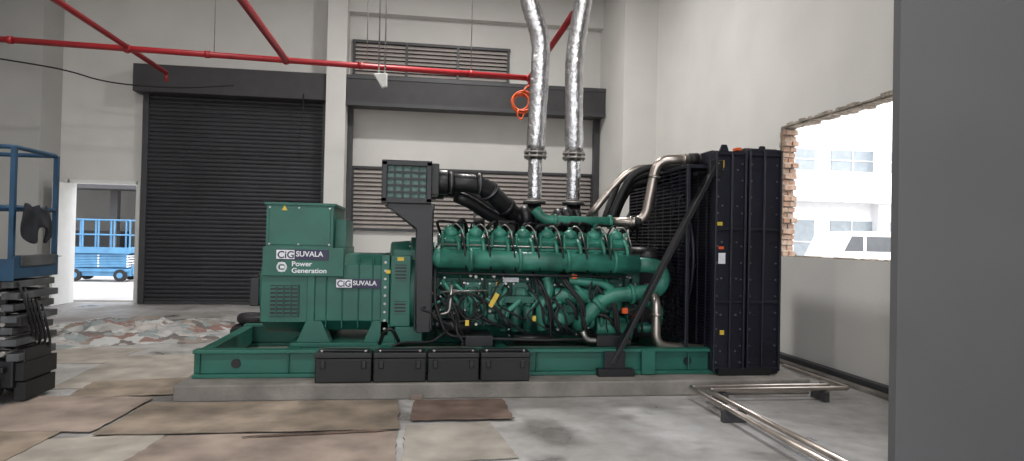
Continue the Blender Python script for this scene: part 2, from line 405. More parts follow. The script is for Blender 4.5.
# engine block
eb = B('engine_block','dgreen',G,0.015)
EX0, EX1 = 0.16, 2.45
eb.box(EX0,EX1,7.42,8.42,0.62,1.22)
eb.prism([(7.42,1.15),(8.42,1.15),(8.62,1.42),(8.35,1.55),(7.92,1.25),(7.49,1.55),(7.22,1.42)],'x',EX0+0.04,EX1-0.04)
eb.prism([(7.5,0.64),(8.34,0.64),(8.22,0.40),(7.62,0.40)],'x',EX0+0.1,EX1-0.1)
eb.box(2.40,2.58,7.35,8.49,0.60,1.45)
eb.cyl((2.58,7.92,0.85),(2.66,7.92,0.85),0.28)
for i in range(9): eb.box(0.225+i*0.272,0.245+i*0.272,7.36,7.46,0.62,1.22)
eb.done()
ep = B('crankcase_doors','egreen',G,0.012)
ebolt = B('engine_bolts','bolt',G)
for i in range(8):
    xc = 0.37+i*0.272
    ep.box(xc-0.095,xc+0.095,7.375,7.43,0.78,1.12)
    ep.box(xc-0.06,xc+0.06,7.355,7.38,0.84,1.06)
    ep.box(xc-0.10,xc+0.10,7.39,7.45,0.655,0.755)
    for dx in (-0.08,0.08):
        for zz in (0.80,0.95,1.10): ebolt.cyl((xc+dx,7.376,zz),(xc+dx,7.362,zz),0.011,seg=8)
ep.done()
hd = B('cylinder_heads','egreen',G,0.018)
dm = B('rocker_covers','egreen',G)
fp = B('fuel_lines','bolt',G)
for bank in (-1,1):
    yc = YC+bank*0.52
    rot = Matrix.Rotation(R(28)*(-bank),3,'X')
    for i in range(8):
        xc = 0.40+i*0.272
        hd.box(xc-0.115,xc+0.115,yc-0.15,yc+0.15,1.44,1.57,rot=rot)
        hd.box(xc-0.095,xc+0.095,yc+bank*0.03-0.11,yc+bank*0.03+0.11,1.56,1.64,rot=rot)
        hd.box(xc-0.12,xc-0.09,yc+bank*0.14-0.03,yc+bank*0.14+0.03,1.50,1.66)
        dm.ball((xc-0.01,yc+bank*0.02,1.655),0.082,(1,1.05,0.85))
        dm.cyl((xc-0.01,yc+bank*0.02,1.68),(xc-0.01,yc+bank*0.02,1.75),0.032,0.025,seg=12)
        dm.tube([(xc+0.05,yc+bank*0.12,1.60),(xc+0.07,yc+bank*0.2,1.53),(xc+0.07,yc+bank*0.22,1.42)],0.022,rad=0.05,seg=8)
        dm.cyl((xc+0.11,yc+bank*0.05,1.56),(xc+0.11,yc+bank*0.05,1.70),0.028,seg=10)
        fp.tube([(xc-0.01,yc+bank*0.04,1.74),(xc+0.04,yc+bank*0.10,1.77),(xc+0.11,yc+bank*0.08,1.70),(xc+0.13,yc+bank*0.16,1.55)],0.008,rad=0.04,seg=6)
        ebolt.cyl((xc+0.085,yc+bank*0.1,1.60),(xc+0.085,yc+bank*0.12,1.645),0.014,seg=8)
        ebolt.cyl((xc-0.1,yc+bank*0.1,1.60),(xc-0.1,yc+bank*0.12,1.645),0.014,seg=8)
fp.tube([(0.25,7.25,1.53),(2.5,7.25,1.51)],0.012,rad=0,seg=6)
fp.done()
hd.done(); dm.done(); ebolt.done()
tl = B('top_hoses','rubber',G)
random.seed(21)
for i in range(20):
    xx = 0.28+i*0.115
    tl.tube([(xx,7.55,1.66),(xx+random.uniform(-.1,.15),7.42,1.74+random.uniform(0,.08)),(xx+random.uniform(.1,.25),7.58,1.78),(xx+0.2,7.75,1.62)],random.choice((0.010,0.016,0.022)),rad=0.08,seg=8)
for i in range(7):
    xx = 0.5+i*0.27
    tl.tube([(xx,7.30,1.66),(xx+0.02,7.20,1.58),(xx+0.03,7.10,1.45),(xx+0.05,7.14,1.25)],0.010,rad=0.06,seg=8)
tl.tube([(0.3,7.34,1.50),(2.4,7.34,1.49)],0.016,rad=0,seg=8)
tl.box(0.95,1.15,7.66,7.86,1.62,1.82).cyl((0.75,7.8,1.62),(0.75,7.8,1.84),0.06).cyl((2.15,7.75,1.62),(2.15,7.75,1.76),0.05)
tl.done()
mf = B('coolant_manifold','egreen',G)
for bank in (-1,1):
    ym = YC+bank*0.72
    mf.tube([(0.26,ym,1.38),(2.50,ym,1.345)],0.105,rad=0,seg=20)
    mf.ball((0.26,ym,1.38),0.105,(0.8,1,1))
    for xx in (0.60,1.14,1.68,2.22): mf.cyl((xx-0.02,ym,1.37),(xx+0.02,ym,1.37),0.128)
    for i in range(8):
        xc = 0.40+i*0.272
        mf.cyl((xc,ym,1.37),(xc,YC+bank*0.55,1.50),0.055,seg=12)
ym = YC-0.72
mf.tube([(2.45,ym,1.345),(2.80,ym,1.33),(2.78,ym-0.02,1.05),(2.45,ym-0.02,1.02),(2.12,ym,0.98),(1.88,ym,0.72),(1.86,ym+0.2,0.60)],0.085,rad=0.22,seg=20)
mf.cyl((2.40,ym-0.02,1.01),(2.44,ym-0.02,1.015),0.115).cyl((2.02,ym,0.87),(2.06,ym,0.91),0.11)
mf.done()
B('air_manifold','dgreen',G,0.02).box(0.3,2.4,7.72,8.12,1.30,1.62).cyl((0.5,7.92,1.62),(0.5,7.92,1.80),0.07).cyl((1.4,7.85,1.6),(1.4,7.85,1.85),0.09).cyl((2.0,7.92,1.6),(2.0,7.92,1.80),0.08).done()
fe = B('front_pumps','egreen',G,0.008)
fe.cyl((2.05,7.36,0.62),(2.40,7.36,0.62),0.13).cyl((2.40,7.36,0.62),(2.46,7.36,0.62),0.17)
fe.cyl((1.55,7.28,0.98),(1.95,7.28,0.98),0.09).cyl((1.70,7.28,0.98),(1.72,7.28,0.98),0.115)
fe.tube([(1.45,7.25,1.18),(1.50,7.22,1.02),(1.38,7.22,0.86),(1.42,7.25,0.60)],0.055,rad=0.1,seg=14)
fe.tube([(2.25,7.30,0.74),(2.30,7.22,0.92),(2.15,7.22,1.12),(1.7,7.22,1.16)],0.05,rad=0.12,seg=14)
fe.tube([(2.55,7.3,0.62),(2.75,7.25,0.62),(2.78,7.25,0.85),(2.6,7.3,0.95)],0.06,rad=0.1,seg=14)
fe.ball((2.2,7.25,0.95),0.12).ball((1.62,7.26,0.72),0.11,(1,0.9,1))
fe.done()
fl = B('oil_filters','dgreen',G)
for xx in (0.98,1.12,1.26):
    fl.cyl((xx,7.27,0.60),(xx,7.27,0.86),0.058).cyl((xx,7.27,0.86),(xx,7.27,0.90),0.045).ball((xx,7.27,0.60),0.058,(1,1,0.5))
fl.box(0.92,1.32,7.22,7.36,0.90,0.97)
fl.done()
st = B('starter_motor','black',G)
st.cyl((0.30,7.24,0.64),(0.62,7.24,0.64),0.085).cyl((0.22,7.28,0.66),(0.30,7.28,0.66),0.07).cyl((0.34,7.20,0.78),(0.54,7.20,0.78),0.045).cyl((1.1,7.2,0.50),(1.5,7.2,0.50),0.05)
st.done()
ho = B('hoses_and_wiring','rubber',G)
random.seed(3)
for i in range(34):
    xx = 0.2+random.random()*2.3; l = random.uniform(0.1,0.45)
    z1 = random.uniform(0.85,1.25); z2 = random.uniform(0.48,0.75)
    ho.tube([(xx,7.34,z1),(xx+random.uniform(-.1,.1),7.17,z1-0.05),(xx+l*random.choice((-1,1))*0.5,7.14,(z1+z2)/2),(xx+l*0.6,7.18,z2),(xx+l,7.3,z2-0.03)],random.choice((0.008,0.012,0.018)),rad=0.12,seg=8)
ho.tube([(0.22,7.2,1.28),(0.22,7.14,0.9),(0.35,7.12,0.55),(0.8,7.12,0.52),(1.4,7.12,0.50),(2.4,7.15,0.52)],0.018,rad=0.1,seg=8)
ho.tube([(0.25,7.15,1.22),(2.35,7.15,1.20)],0.014,rad=0,seg=8)
ho.tube([(0.45,7.13,0.78),(0.45,7.0,0.6),(0.52,6.92,0.52),(0.5,6.80,0.50)],0.013,rad=0.08,seg=8)
ho.tube([(0.40,7.13,0.64),(0.2,7.0,0.50),(-0.1,6.88,0.52),(-0.2,6.80,0.50)],0.013,rad=0.08,seg=8)
ho.tube([(-0.35,7.1,0.47),(-0.30,6.98,0.62),(-0.22,6.95,0.66),(-0.15,7.05,0.5)],0.02,rad=0.1,seg=8)
for dx,rr in ((0.30,0.16),(0.42,0.14)): ho.ring((dx+0.2,7.13,0.86),(0.1,1,0.1),rr,0.012,n=28,seg=6)
ho.done()
mt_ = B('fittings','bolt',G)
random.seed(5)
for i in range(80):
    xx = 0.2+random.random()*2.3; zz = random.uniform(0.5,1.22)
    mt_.cyl((xx,7.36,zz),(xx,7.36-random.uniform(0.02,0.09),zz),random.uniform(0.008,0.018),seg=8)
mt_.tube([(1.85,7.12,0.6),(1.9,7.12,0.5),(2.4,7.12,0.48)],0.03,rad=0.06).tube([(0.3,7.16,1.02),(0.8,7.16,1.04)],0.01,rad=0).tube([(0.22,7.16,0.76),(0.38,7.15,0.80),(0.40,7.15,1.1)],0.015,rad=0.05)
mt_.done()
gx = B('green_pipework','egreen',G)
random.seed(9)
for i in range(14):
    xx = 0.3+random.random()*2.1; z1 = random.uniform(0.9,1.2); z2 = random.uniform(0.6,0.8); dx = random.uniform(-.25,.25)
    gx.tube([(xx,7.38,z1),(xx,7.24,z1),(xx+dx,7.22,(z1+z2)/2),(xx+dx,7.24,z2),(xx+dx,7.4,z2)],random.choice((0.016,0.024,0.032)),rad=0.07,seg=10)
gx.done()
B('engine_tags','yellow',G).box(0.83,0.88,7.10,7.105,0.86,1.02,rot=Matrix.Rotation(0.5,3,'Y')).box(0.55,0.59,7.11,7.115,0.66,0.72).box(1.30,1.34,7.2,7.205,0.70,0.76).box(0.90,0.93,7.34,7.345,1.08,1.12).done()
B('data_plates','lwhite',G).box(0.98,1.16,7.345,7.350,1.12,1.17).box(1.48,1.56,7.345,7.350,0.9,0.98).box(0.42,0.52,7.345,7.350,0.98,1.03).done()
B('sensor_caps','orange',G).box(2.30,2.36,7.10,7.14,0.80,0.86).box(1.72,1.78,7.14,7.2,1.18,1.22).done()
B('engine_mounts','black',G,0.006).box(0.55,0.85,7.06,7.5,0.44,0.56).box(2.0,2.3,7.06,7.5,0.44,0.56).box(2.0,2.3,8.4,8.84,0.44,0.56).box(0.55,0.85,8.4,8.84,0.44,0.56).done()

# air cleaners
ac = B('air_cleaner_box','black',G,0.008)
af = B('air_cleaner_element','filter',G)
ag = B('air_cleaner_grid','black',G)
for yo in (7.12, 8.05):
    xa, xb, za, zb = -0.36, 0.14, 1.97, 2.41
    ac.box(xa,xb,yo+0.05,yo+0.62,za,zb)
    ac.box(xa-0.01,xb+0.02,yo-0.01,yo+0.06,za-0.01,za+0.05).box(xa-0.01,xb+0.02,yo-0.01,yo+0.06,zb-0.05,zb+0.01)
    ac.box(xa-0.01,xa+0.05,yo-0.01,yo+0.06,za,zb).box(xb-0.04,xb+0.02,yo-0.01,yo+0.06,za,zb)
    ac.box(xb,xb+0.10,yo+0.1,yo+0.5,za+0.1,zb)
    ac.cyl((xb+0.08,yo+0.28,2.22),(xb+0.2,yo+0.28,2.22),0.14)
    af.box(xa+0.04,xb-0.03,yo+0.03,yo+0.052,za+0.04,zb-0.04)
    for i in range(1,5):
        xx = xa+0.04+(xb-xa-0.07)*i/5; ag.box(xx-0.009,xx+0.009,yo+0.01,yo+0.032,za+0.04,zb-0.04)
    for i in range(1,5):
        zz = za+0.04+(zb-za-0.08)*i/5; ag.box(xa+0.04,xb-0.03,yo+0.012,yo+0.03,zz-0.009,zz+0.009)
ac.done(); af.done(); ag.done()
pb = B('air_cleaner_bracket','black',G,0.006)
for yo,s_ in ((7.16,1),(8.62,-1)):
    pb.box(-0.30,0.20,yo,yo+0.06,1.90,1.965)
    pb.prism([(-0.28,1.91),(0.19,1.91),(0.19,1.70),(0.17,0.58),(0.03,0.58),(0.00,1.70)],'y',yo,yo+0.02)
    pb.box(0.17,0.19,yo,yo+0.14,0.6,1.91).box(-0.0,0.018,yo,yo+0.12,0.6,1.70)
pb.box(-0.30,0.2,7.2,8.62,1.91,1.955)
pb.done()
du = B('intake_ducts','black',G)
du.tube([(0.30,7.40,2.22),(0.74,7.45,2.22),(1.10,7.72,1.93),(1.20,7.80,1.85)],0.105,rad=0.18,seg=22)
du.tube([(0.30,8.33,2.22),(0.66,8.30,2.20),(1.05,8.10,1.93),(1.22,8.05,1.88)],0.105,rad=0.18,seg=22)
du.tube([(0.45,7.55,2.08),(0.62,7.6,2.02),(0.88,7.72,1.86),(1.1,7.8,1.80)],0.075,rad=0.12,seg=18)
du.cyl((0.34,7.40,2.22),(0.40,7.405,2.22),0.122).cyl((0.66,7.44,2.22),(0.72,7.447,2.22),0.122).cyl((0.80,7.50,2.165),(0.84,7.53,2.135),0.122).cyl((1.02,7.66,1.995),(1.06,7.69,1.962),0.122)
du.done()
cl = B('duct_clamps','rbolt',G)
cl.cyl((0.36,7.402,2.22),(0.375,7.404,2.22),0.125).cyl((0.685,7.442,2.22),(0.70,7.444,2.22),0.125).cyl((0.815,7.512,2.155),(0.825,7.52,2.145),0.125).done()
tu = B('turbochargers','black',G)
for (xc,yc) in ((1.28,7.72),(1.78,7.72),(1.28,8.14),(1.78,8.14)):
    tu.ring((xc,yc,1.86),(1,0,0.15),0.085,0.062,n=28,seg=14)
    tu.cyl((xc-0.10,yc,1.85),(xc+0.12,yc,1.87),0.075).cyl((xc+0.10,yc,1.87),(xc+0.16,yc,1.875),0.11)
tu.box(1.15,2.1,7.8,8.05,1.66,1.80)
for xx in (1.42,1.91): tu.cyl((xx,7.9,1.76),(xx,7.9,2.03),0.09,0.085).cyl((xx,7.9,2.03),(xx,7.9,2.05),0.14)
tu.done()
gp = B('water_outlet_pipe','egreen',G)
gp.tube([(1.38,7.62,1.96),(1.48,7.60,1.83),(2.30,7.60,1.83)],0.062,rad=0.12,seg=18).cyl((2.26,7.6,1.83),(2.30,7.6,1.83),0.085).cyl((1.6,7.6,1.83),(1.63,7.6,1.83),0.08)
gp.tube([(1.55,7.62,1.78),(1.6,7.6,1.66),(2.1,7.6,1.64)],0.05,rad=0.1,seg=16).tube([(2.1,7.6,1.83),(2.15,7.55,1.6),(2.3,7.5,1.45)],0.05,rad=0.1,seg=16)
gp.done()
sp = B('steel_coolant_pipes','steel',G)
sp.tube([(2.28,7.60,1.83),(2.66,7.45,1.84),(2.76,7.35,2.56),(3.26,7.25,2.58)],0.056,rad=0.16,seg=18)
sp.tube([(2.15,8.2,1.86),(2.45,8.2,2.25),(2.75,8.2,2.56),(3.26,8.2,2.56)],0.048,rad=0.2,seg=18)
sp.tube([(2.66,7.35,1.08),(2.68,7.08,1.00),(2.68,7.06,0.45),(3.30,7.10,0.40)],0.050,rad=0.14,seg=18)
for a_,b_ in (((2.50,7.513,1.836),(2.53,7.502,1.837)),((2.74,7.37,2.35),(2.744,7.367,2.38)),((3.05,7.285,2.573),(3.08,7.28,2.574)),((2.68,7.06,0.78),(2.68,7.06,0.81))): sp.cyl(a_,b_,0.068)
sp.done()
rh = B('rubber_hoses','rubber',G)
for i,(ya,yb,zz,xo) in enumerate(((7.75,7.65,2.50,0.0),(7.9,7.95,2.44,0.06),(8.0,8.25,2.36,0.12),(8.1,8.5,2.52,0.02))):
    rh.tube([(2.32+xo,ya,1.80),(2.42+xo,ya,2.1),(2.62+xo,(ya+yb)/2,zz),(3.26,yb,zz+0.02)],0.045,rad=0.25,seg=14)
rh.cyl((2.56,7.49,1.84),(2.63,7.46,1.845),0.066)
rh.cyl((3.12,7.265,2.575),(3.22,7.256,2.58),0.066)
rh.done()

# radiator
RY0, RY1 = 6.86, 9.12
ra = B('radiator_frame','navy',G,0.006)
ra.box(3.24,3.60,RY0,RY0+0.09,0.20,2.62).box(3.24,3.60,RY1-0.09,RY1,0.20,2.62)
ra.box(3.24,3.60,RY0+0.09,RY1-0.09,0.18,0.36).box(3.24,3.60,RY0+0.09,RY1-0.09,2.50,2.64)
ra.box(3.63,4.02,RY0-0.01,RY0+0.09,0.17,2.66).box(3.63,4.02,RY1-0.09,RY1+0.01,0.17,2.66)
ra.box(3.63,4.02,RY0+0.08,RY1-0.08,0.17,0.34).box(3.63,4.02,RY0+0.08,RY1-0.08,2.56,2.68)
for xx in (3.24,3.42,3.58,3.63,3.80,4.0):
    ra.box(xx,xx+0.022,RY0-0.045,RY0,0.20,2.62 if xx < 3.6 else 2.65)
for zz in (0.22,0.95,1.75,2.58):
    ra.box(3.25,3.58,RY0-0.03,RY0,zz,zz+0.03).box(3.64,4.0,RY0-0.035,RY0,zz,zz+0.03)
for xx in (3.3,3.75):
    ra.prism([(xx,2.62),(xx+0.12,2.62),(xx+0.09,2.70),(xx+0.03,2.70)],'y',RY0+0.02,RY0+0.04)
ra.box(2.98,3.24,8.96,9.0,0.36,2.48).box(2.98,3.24,7.0,9.0,2.44,2.48).box(2.98,3.24,7.0,9.0,0.36,0.40).box(2.98,3.02,6.98,7.02,0.36,2.48)
ra.done()
B('radiator_cores','core',G).box(3.27,3.57,RY0+0.08,RY1-0.08,0.3,2.52).box(3.66,3.99,RY0+0.08,RY1-0.08,0.3,2.6).done()
rf = B('radiator_tubes','navy',G)
for i in range(56):
    zz = 0.42+i*0.036
    rf.box(3.255,3.272,RY0+0.1,RY1-0.1,zz,zz+0.010)
for i in range(9):
    yy = RY0+0.2+i*0.23
    rf.box(3.245,3.262,yy,yy+0.02,0.38,2.5)
rf.done()
fg = B('fan_guard','navy',G)
for i in range(46):
    zz = 0.42+i*0.044; fg.box(2.985,2.997,7.0,9.0,zz,zz+0.014)
for i in range(9):
    yy = 7.0+i*0.245; fg.box(2.997,3.012,yy,yy+0.02,0.38,2.46)
fc = Vector((3.10,7.98,1.42))
fg.ring(fc,(1,0,0),0.92,0.02,n=48,seg=6)
fg.done()
fn = B('cooling_fan','black',G)
fn.cyl((2.66,7.98,1.42),(3.18,7.98,1.42),0.12)
for i in range(8):
    an = math.pi*2*i/8
    c = Vector((3.12,7.98+0.48*math.cos(an),1.42+0.48*math.sin(an)))
    rot = (Matrix.Rotation(an,3,'X') @ Matrix.Rotation(R(25),3,'Y'))
    m = Matrix.Translation(c) @ rot.to_4x4() @ Matrix.Diagonal((0.02,0.72,0.20,1))
    bmesh.ops.create_cube(fn.bm,size=1,matrix=m)
fn.box(2.6,2.95,7.9,8.06,0.42,1.35)
fn.done()
rb = B('radiator_bolts','rbolt',G)
for xx in (3.28,3.56,3.67,3.97):
    for i in range(13):
        zz = 0.30+i*0.182
        rb.cyl((xx,RY0-0.012,zz),(xx,RY0-0.022,zz),0.010,seg=8)
for xx in (3.335,3.51,3.72,3.91):
    for i in range(6): rb.cyl((xx,RY0,0.42+i*0.4),(xx,RY0-0.01,0.42+i*0.4),0.011,seg=8)
rb.done()
B('radiator_stickers','lwhite',G).box(3.30,3.38,RY0-0.006,RY0-0.0005,1.38,1.50).done()
B('radiator_warning','yellow',G).box(3.28,3.35,RY0-0.006,RY0-0.0005,2.44,2.52).box(3.28,3.34,RY0-0.006,RY0-0.0005,1.80,1.84).box(3.33,3.38,RY0-0.006,RY0-0.0005,0.60,0.65).done()
B('radiator_sensors','orange',G).box(3.30,3.36,RY0-0.006,RY0-0.0005,1.54,1.57).box(3.50,3.56,RY0+0.01,RY0+0.1,2.64,2.67).done()
sb = B('diagonal_brace','black',G,0.006)
for yy in (6.90,9.03):
    sb.beam((3.26,yy,2.46),(2.12,yy,0.28),0.05,0.12,up=(0,1,0)).beam((3.26,yy+0.02,2.46),(2.12,yy+0.02,0.28),0.09,0.02)
    sb.box(3.18,3.34,yy-0.05,yy+0.01,2.34,2.52).box(2.03,2.26,yy-0.045,yy-0.02,0.20,0.42)
sb.done()
B('skid_feet','black',G,0.004).box(1.95,2.35,6.80,6.9,0.162,0.24).box(3.3,3.9,6.80,6.86,0.162,0.24).done()

for i,(xa,xb) in enumerate(((-0.94,-0.40),(-0.38,0.13),(0.15,0.66),(0.68,1.18))):
    e = empty('battery' if i == 0 else 'battery.%03d' % i)
    B('case','rubber',e,0.012).box(xa,xb,6.63,6.855,0.162,0.40).done()
    B('lid','black',e,0.01).box(xa-0.004,xb+0.004,6.622,6.862,0.402,0.455).box(xa+0.03,xb-0.03,6.70,6.80,0.455,0.475).box(xa+0.05,xa+0.1,6.612,6.63,0.30,0.38).box(xb-0.1,xb-0.05,6.612,6.63,0.30,0.38).done()
    B('terminals','bolt',e).cyl((xa+0.06,6.66,0.455),(xa+0.06,6.66,0.48),0.014).cyl((xb-0.06,6.66,0.455),(xb-0.06,6.66,0.48),0.014).done()

random.seed(11)
def stack(name, x, top):
    e = empty(name)
    B('flex_section','foil',e).tube([(x,7.9,2.07),(x,7.9,2.60)],0.085,rad=0,seg=22,jit=0.03,step=0.05).done()
    fl = B('flanges','galv',e)
    for zz in (2.055,2.60,2.65): fl.cyl((x,7.9,zz),(x,7.9,zz+0.025),0.14)
    for kk in range(8):
        an = kk*math.pi/4; fl.cyl((x+0.12*math.cos(an),7.9+0.12*math.sin(an),2.58),(x+0.12*math.cos(an),7.9+0.12*math.sin(an),2.70),0.012,seg=8)
    fl.done()
    B('foil_wrapped_pipe','foil',e).tube([(x,7.9,2.68)]+top,0.112,rad=0.2,seg=20,jit=0.032,step=0.07).done()
stack('exhaust_pipe', 1.42, [(1.47,7.9,4.02),(1.27,7.9,4.60),(1.27,7.9,7.99)])
stack('exhaust_pipe.001', 1.90, [(1.88,7.9,3.85),(2.0,7.9,4.7),(2.0,7.9,7.99)])

sk = empty('sprinkler_pipe')
p = B('mains','red',sk)
def ZA(x): return 4.66-(x+8.55)*0.0165
p.tube([(-8.55,11.6,ZA(-8.55)),(1.95,11.6,ZA(1.95))],0.05,rad=0)
p.tube([(-4.75,-4,4.62),(-4.75,13.3,4.62)],0.045,rad=0)
p.tube([(-2.24,-4,ZA(-2.24)),(-2.24,11.6,ZA(-2.24))],0.055,rad=0)
p.tube([(1.95,11.6,ZA(1.95)),(1.95,8.3,4.53)],0.045,rad=0)
for xx in (-4.75,-2.24,1.95): p.ball((xx,11.6,ZA(xx)),0.075)
for xx in (-6.5,-3.5,-1.0,0.9): p.cyl((xx-0.04,11.6,ZA(xx)),(xx+0.04,11.6,ZA(xx)),0.062)
p.cyl((-4.75,13.3,4.62),(-4.75,13.3,4.46),0.03).cyl((1.95,11.6,4.5),(1.95,11.6,4.3),0.03)
p.done()
hg = B('hangers','galv',sk)
for xx in (-7,-3.4,-0.9,0.9): hg.cyl((xx,11.6,ZA(xx)),(xx,11.6,H-0.01),0.008,seg=8)
hg.done()
oc = B('orange_hose_coil','orange')
for i in range(6):
    oc.ring((1.80+random.uniform(-.03,.03),11.45+i*0.012,4.02+random.uniform(-.03,.03)),(0.15*random.uniform(-1,1),1,0.1*random.uniform(-1,1)),0.17+random.uniform(-.03,.03),0.016,n=30,seg=6)
oc.tube([(1.80,11.45,4.18),(1.86,11.45,4.28),(1.93,11.52,4.34)],0.015,rad=0.05,seg=6)
oc.tube([(1.74,11.45,3.90),(1.72,11.45,3.76),(1.80,11.45,3.70),(1.86,11.45,3.88)],0.015,rad=0.05,seg=6)
oc.done()
def hanger(name,x,y,zb):
    e = empty(name)
    B('rods','galv',e).cyl((x-0.06,y,zb),(x-0.06,y,H-0.01),0.012,seg=8).cyl((x+0.04,y,zb),(x+0.04,y,H-0.01),0.012,seg=8).done()
    B('housing','white',e,0.01).prism([(x-0.14,zb),(x+0.0,zb-0.22),(x+0.08,zb-0.2),(x+0.08,zb+0.02)],'y',y-0.05,y+0.05).done()
hanger('pendant_light', -0.60, 11.0, 4.26)
cb = B('hanging_cable','rubber')
cb.tube([(-8.5,14.7,5.05),(-7.2,14.7,4.9),(-6.4,14.7,4.66),(-5.0,14.7,4.62),(-3.9,14.7,4.75)],0.015,rad=0.6,seg=6)
cb.done()
B('wall_wire','rubber').tube([(-2.55,YB-0.47,4.75),(-2.55,YB-0.47,4.2),(-2.65,YB-0.47,3.6),(-2.6,YB-0.47,3.3)],0.01,rad=0.2,seg=6).done()
for i,(x,y) in enumerate(((-4,2.0),(1.5,2.0),(-4.5,9.0),(1.0,11.0))):  # added fill lights with housings, unseen above the frame, to brighten the room
    e = empty('added_fill_lamp' if i == 0 else 'added_fill_lamp.%03d'%i)
    B('fill_housing','galv',e).cyl((x,y,7.45),(x,y,7.75),0.32,0.1).cyl((x,y,7.75),(x,y,H-0.01),0.02).done()
    l = bpy.data.lights.new('fill_area','AREA'); l.shape = 'DISK'; l.size = 0.55; l.energy = (130,150,80,240)[i]; l.color = (1,0.98,0.95)
    o = bpy.data.objects.new('fill_light', l); o.location = (x,y,7.42); S.collection.objects.link(o); o.parent = e

# ------------------------------------------------------------------ floor boards (loose, overlapping)
random.seed(31)
fs = empty('floor_protection_sheets')
LAY = [0]
def sheet(name, mt, cx, cy, w_, h_, rot, t=0.005):
    b = B(name, mt, fs)
    n = 12; P = []
    ca, sa = math.cos(R(rot)), math.sin(R(rot))
    c = [(-w_/2,-h_/2),(w_/2,-h_/2+random.uniform(0,.05)),(w_/2-random.uniform(0,.08),h_/2),(-w_/2+random.uniform(0,.08),h_/2-random.uniform(0,.05))]
    for i in range(4):
        p_, q_ = c[i], c[(i+1)%4]
        for j in range(n):
            f = j/n; x = p_[0]+(q_[0]-p_[0])*f+random.uniform(-.012,.012); y = p_[1]+(q_[1]-p_[1])*f+random.uniform(-.012,.012)
            P.append((cx+x*ca-y*sa, cy+x*sa+y*ca))
    z0 = 0.001+LAY[0]*0.0022; LAY[0] += 1
    b.prism(P,'z',z0,z0+t); return b.done()
sheet('plywood_back','card3',-4.4,9.2,1.5,1.1,-5)
sheet('plywood_left','card3',-3.0,8.2,1.35,1.9,4)
sheet('plywood_front_left','card3',-2.35,4.95,1.0,1.2,5)
sheet('plywood_centre','card3',0.33,5.22,0.84,1.0,3)
sheet('plywood_front','card4',-1.03,5.0,1.90,1.05,-2)
sheet('cardboard_near_left','card',-3.1,5.2,0.8,1.3,-4)
sheet('cardboard_far_left','card',-2.80,7.22,1.0,0.8,8)
sheet('cardboard_left','card4',-3.05,6.25,1.25,1.15,-6)
sheet('cardboard_large','card',-1.26,6.02,2.34,1.02,-1.0)
sheet('cardboard_red','card2',0.46,6.13,0.90,0.74,-2.5)
sheet('cardboard_strip','card2',-0.75,5.44,1.1,0.07,4)
B('wood_scrap','card4',None,0.003).box(-0.02,0.10,6.57,6.597,0.001,0.05).done()
bmr = B('plastic_sheeting_pile','rags')
nx, ny = 170, 130; W_, D_ = 3.6, 3.4
grid = []
for j in range(ny+1):
    for i in range(nx+1):
        u = i/nx*2-1; v = j/ny*2-1
        x = u*W_/2; y = v*D_/2
        rr = math.sqrt(u*u+v*v)+0.22*noise.noise(Vector((x*1.1,y*1.1,3)))
        e_ = max(0,1-rr)**0.5 if rr < 1 else 0
        n1 = abs(noise.noise(Vector((x*1.6,y*1.6,0)))); n2 = 1-abs(noise.noise(Vector((x*3.0,y*4.5,5))))*2; n3 = 1-abs(noise.noise(Vector((x*6,y*9,9))))*2
        hgt = e_*(0.01+0.20*n1+0.06*n2+0.035*n3)
        grid.append(bmr.bm.verts.new((x-4.55,y+11.3,0.003+max(0,hgt))))
for j in range(ny):
    for i in range(nx):
        q = [grid[j*(nx+1)+i],grid[j*(nx+1)+i+1],grid[(j+1)*(nx+1)+i+1],grid[(j+1)*(nx+1)+i]]
        if max(v.co.z for v in q) > 0.006: bmr.bm.faces.new(q)
for v in [v for v in bmr.bm.verts if not v.link_faces]: bmr.bm.verts.remove(v)
bmr.done()
ty = B('old_tyre','rubber')
ty.ring((-2.42,10.5,0.12),(0,0,1),0.20,0.115,n=36,seg=14).ring((-2.40,10.52,0.31),(0.05,0,1),0.17,0.08,n=36,seg=14).done()

pf = empty('floor_pipe_frame')
q = B('pipes','steel',pf)
q.tube([(2.80,3.9,0.13),(2.80,6.42,0.13),(4.36,6.42,0.13),(4.36,6.57,0.13)],0.024,rad=0.06)
q.tube([(2.93,3.9,0.13),(2.93,6.28,0.13),(4.48,6.28,0.13),(4.48,7.5,0.13)],0.024,rad=0.06)
q.done()
q = B('supports','frame',pf,0.003)
for (x,y) in ((2.865,5.6),(2.865,4.2)): q.box(x-0.11,x+0.11,y-0.03,y+0.03,0.001,0.104)
for (x,y) in ((4.2,6.35),(3.1,6.35)): q.box(x-0.03,x+0.03,y-0.12,y+0.12,0.001,0.104)
q.done()

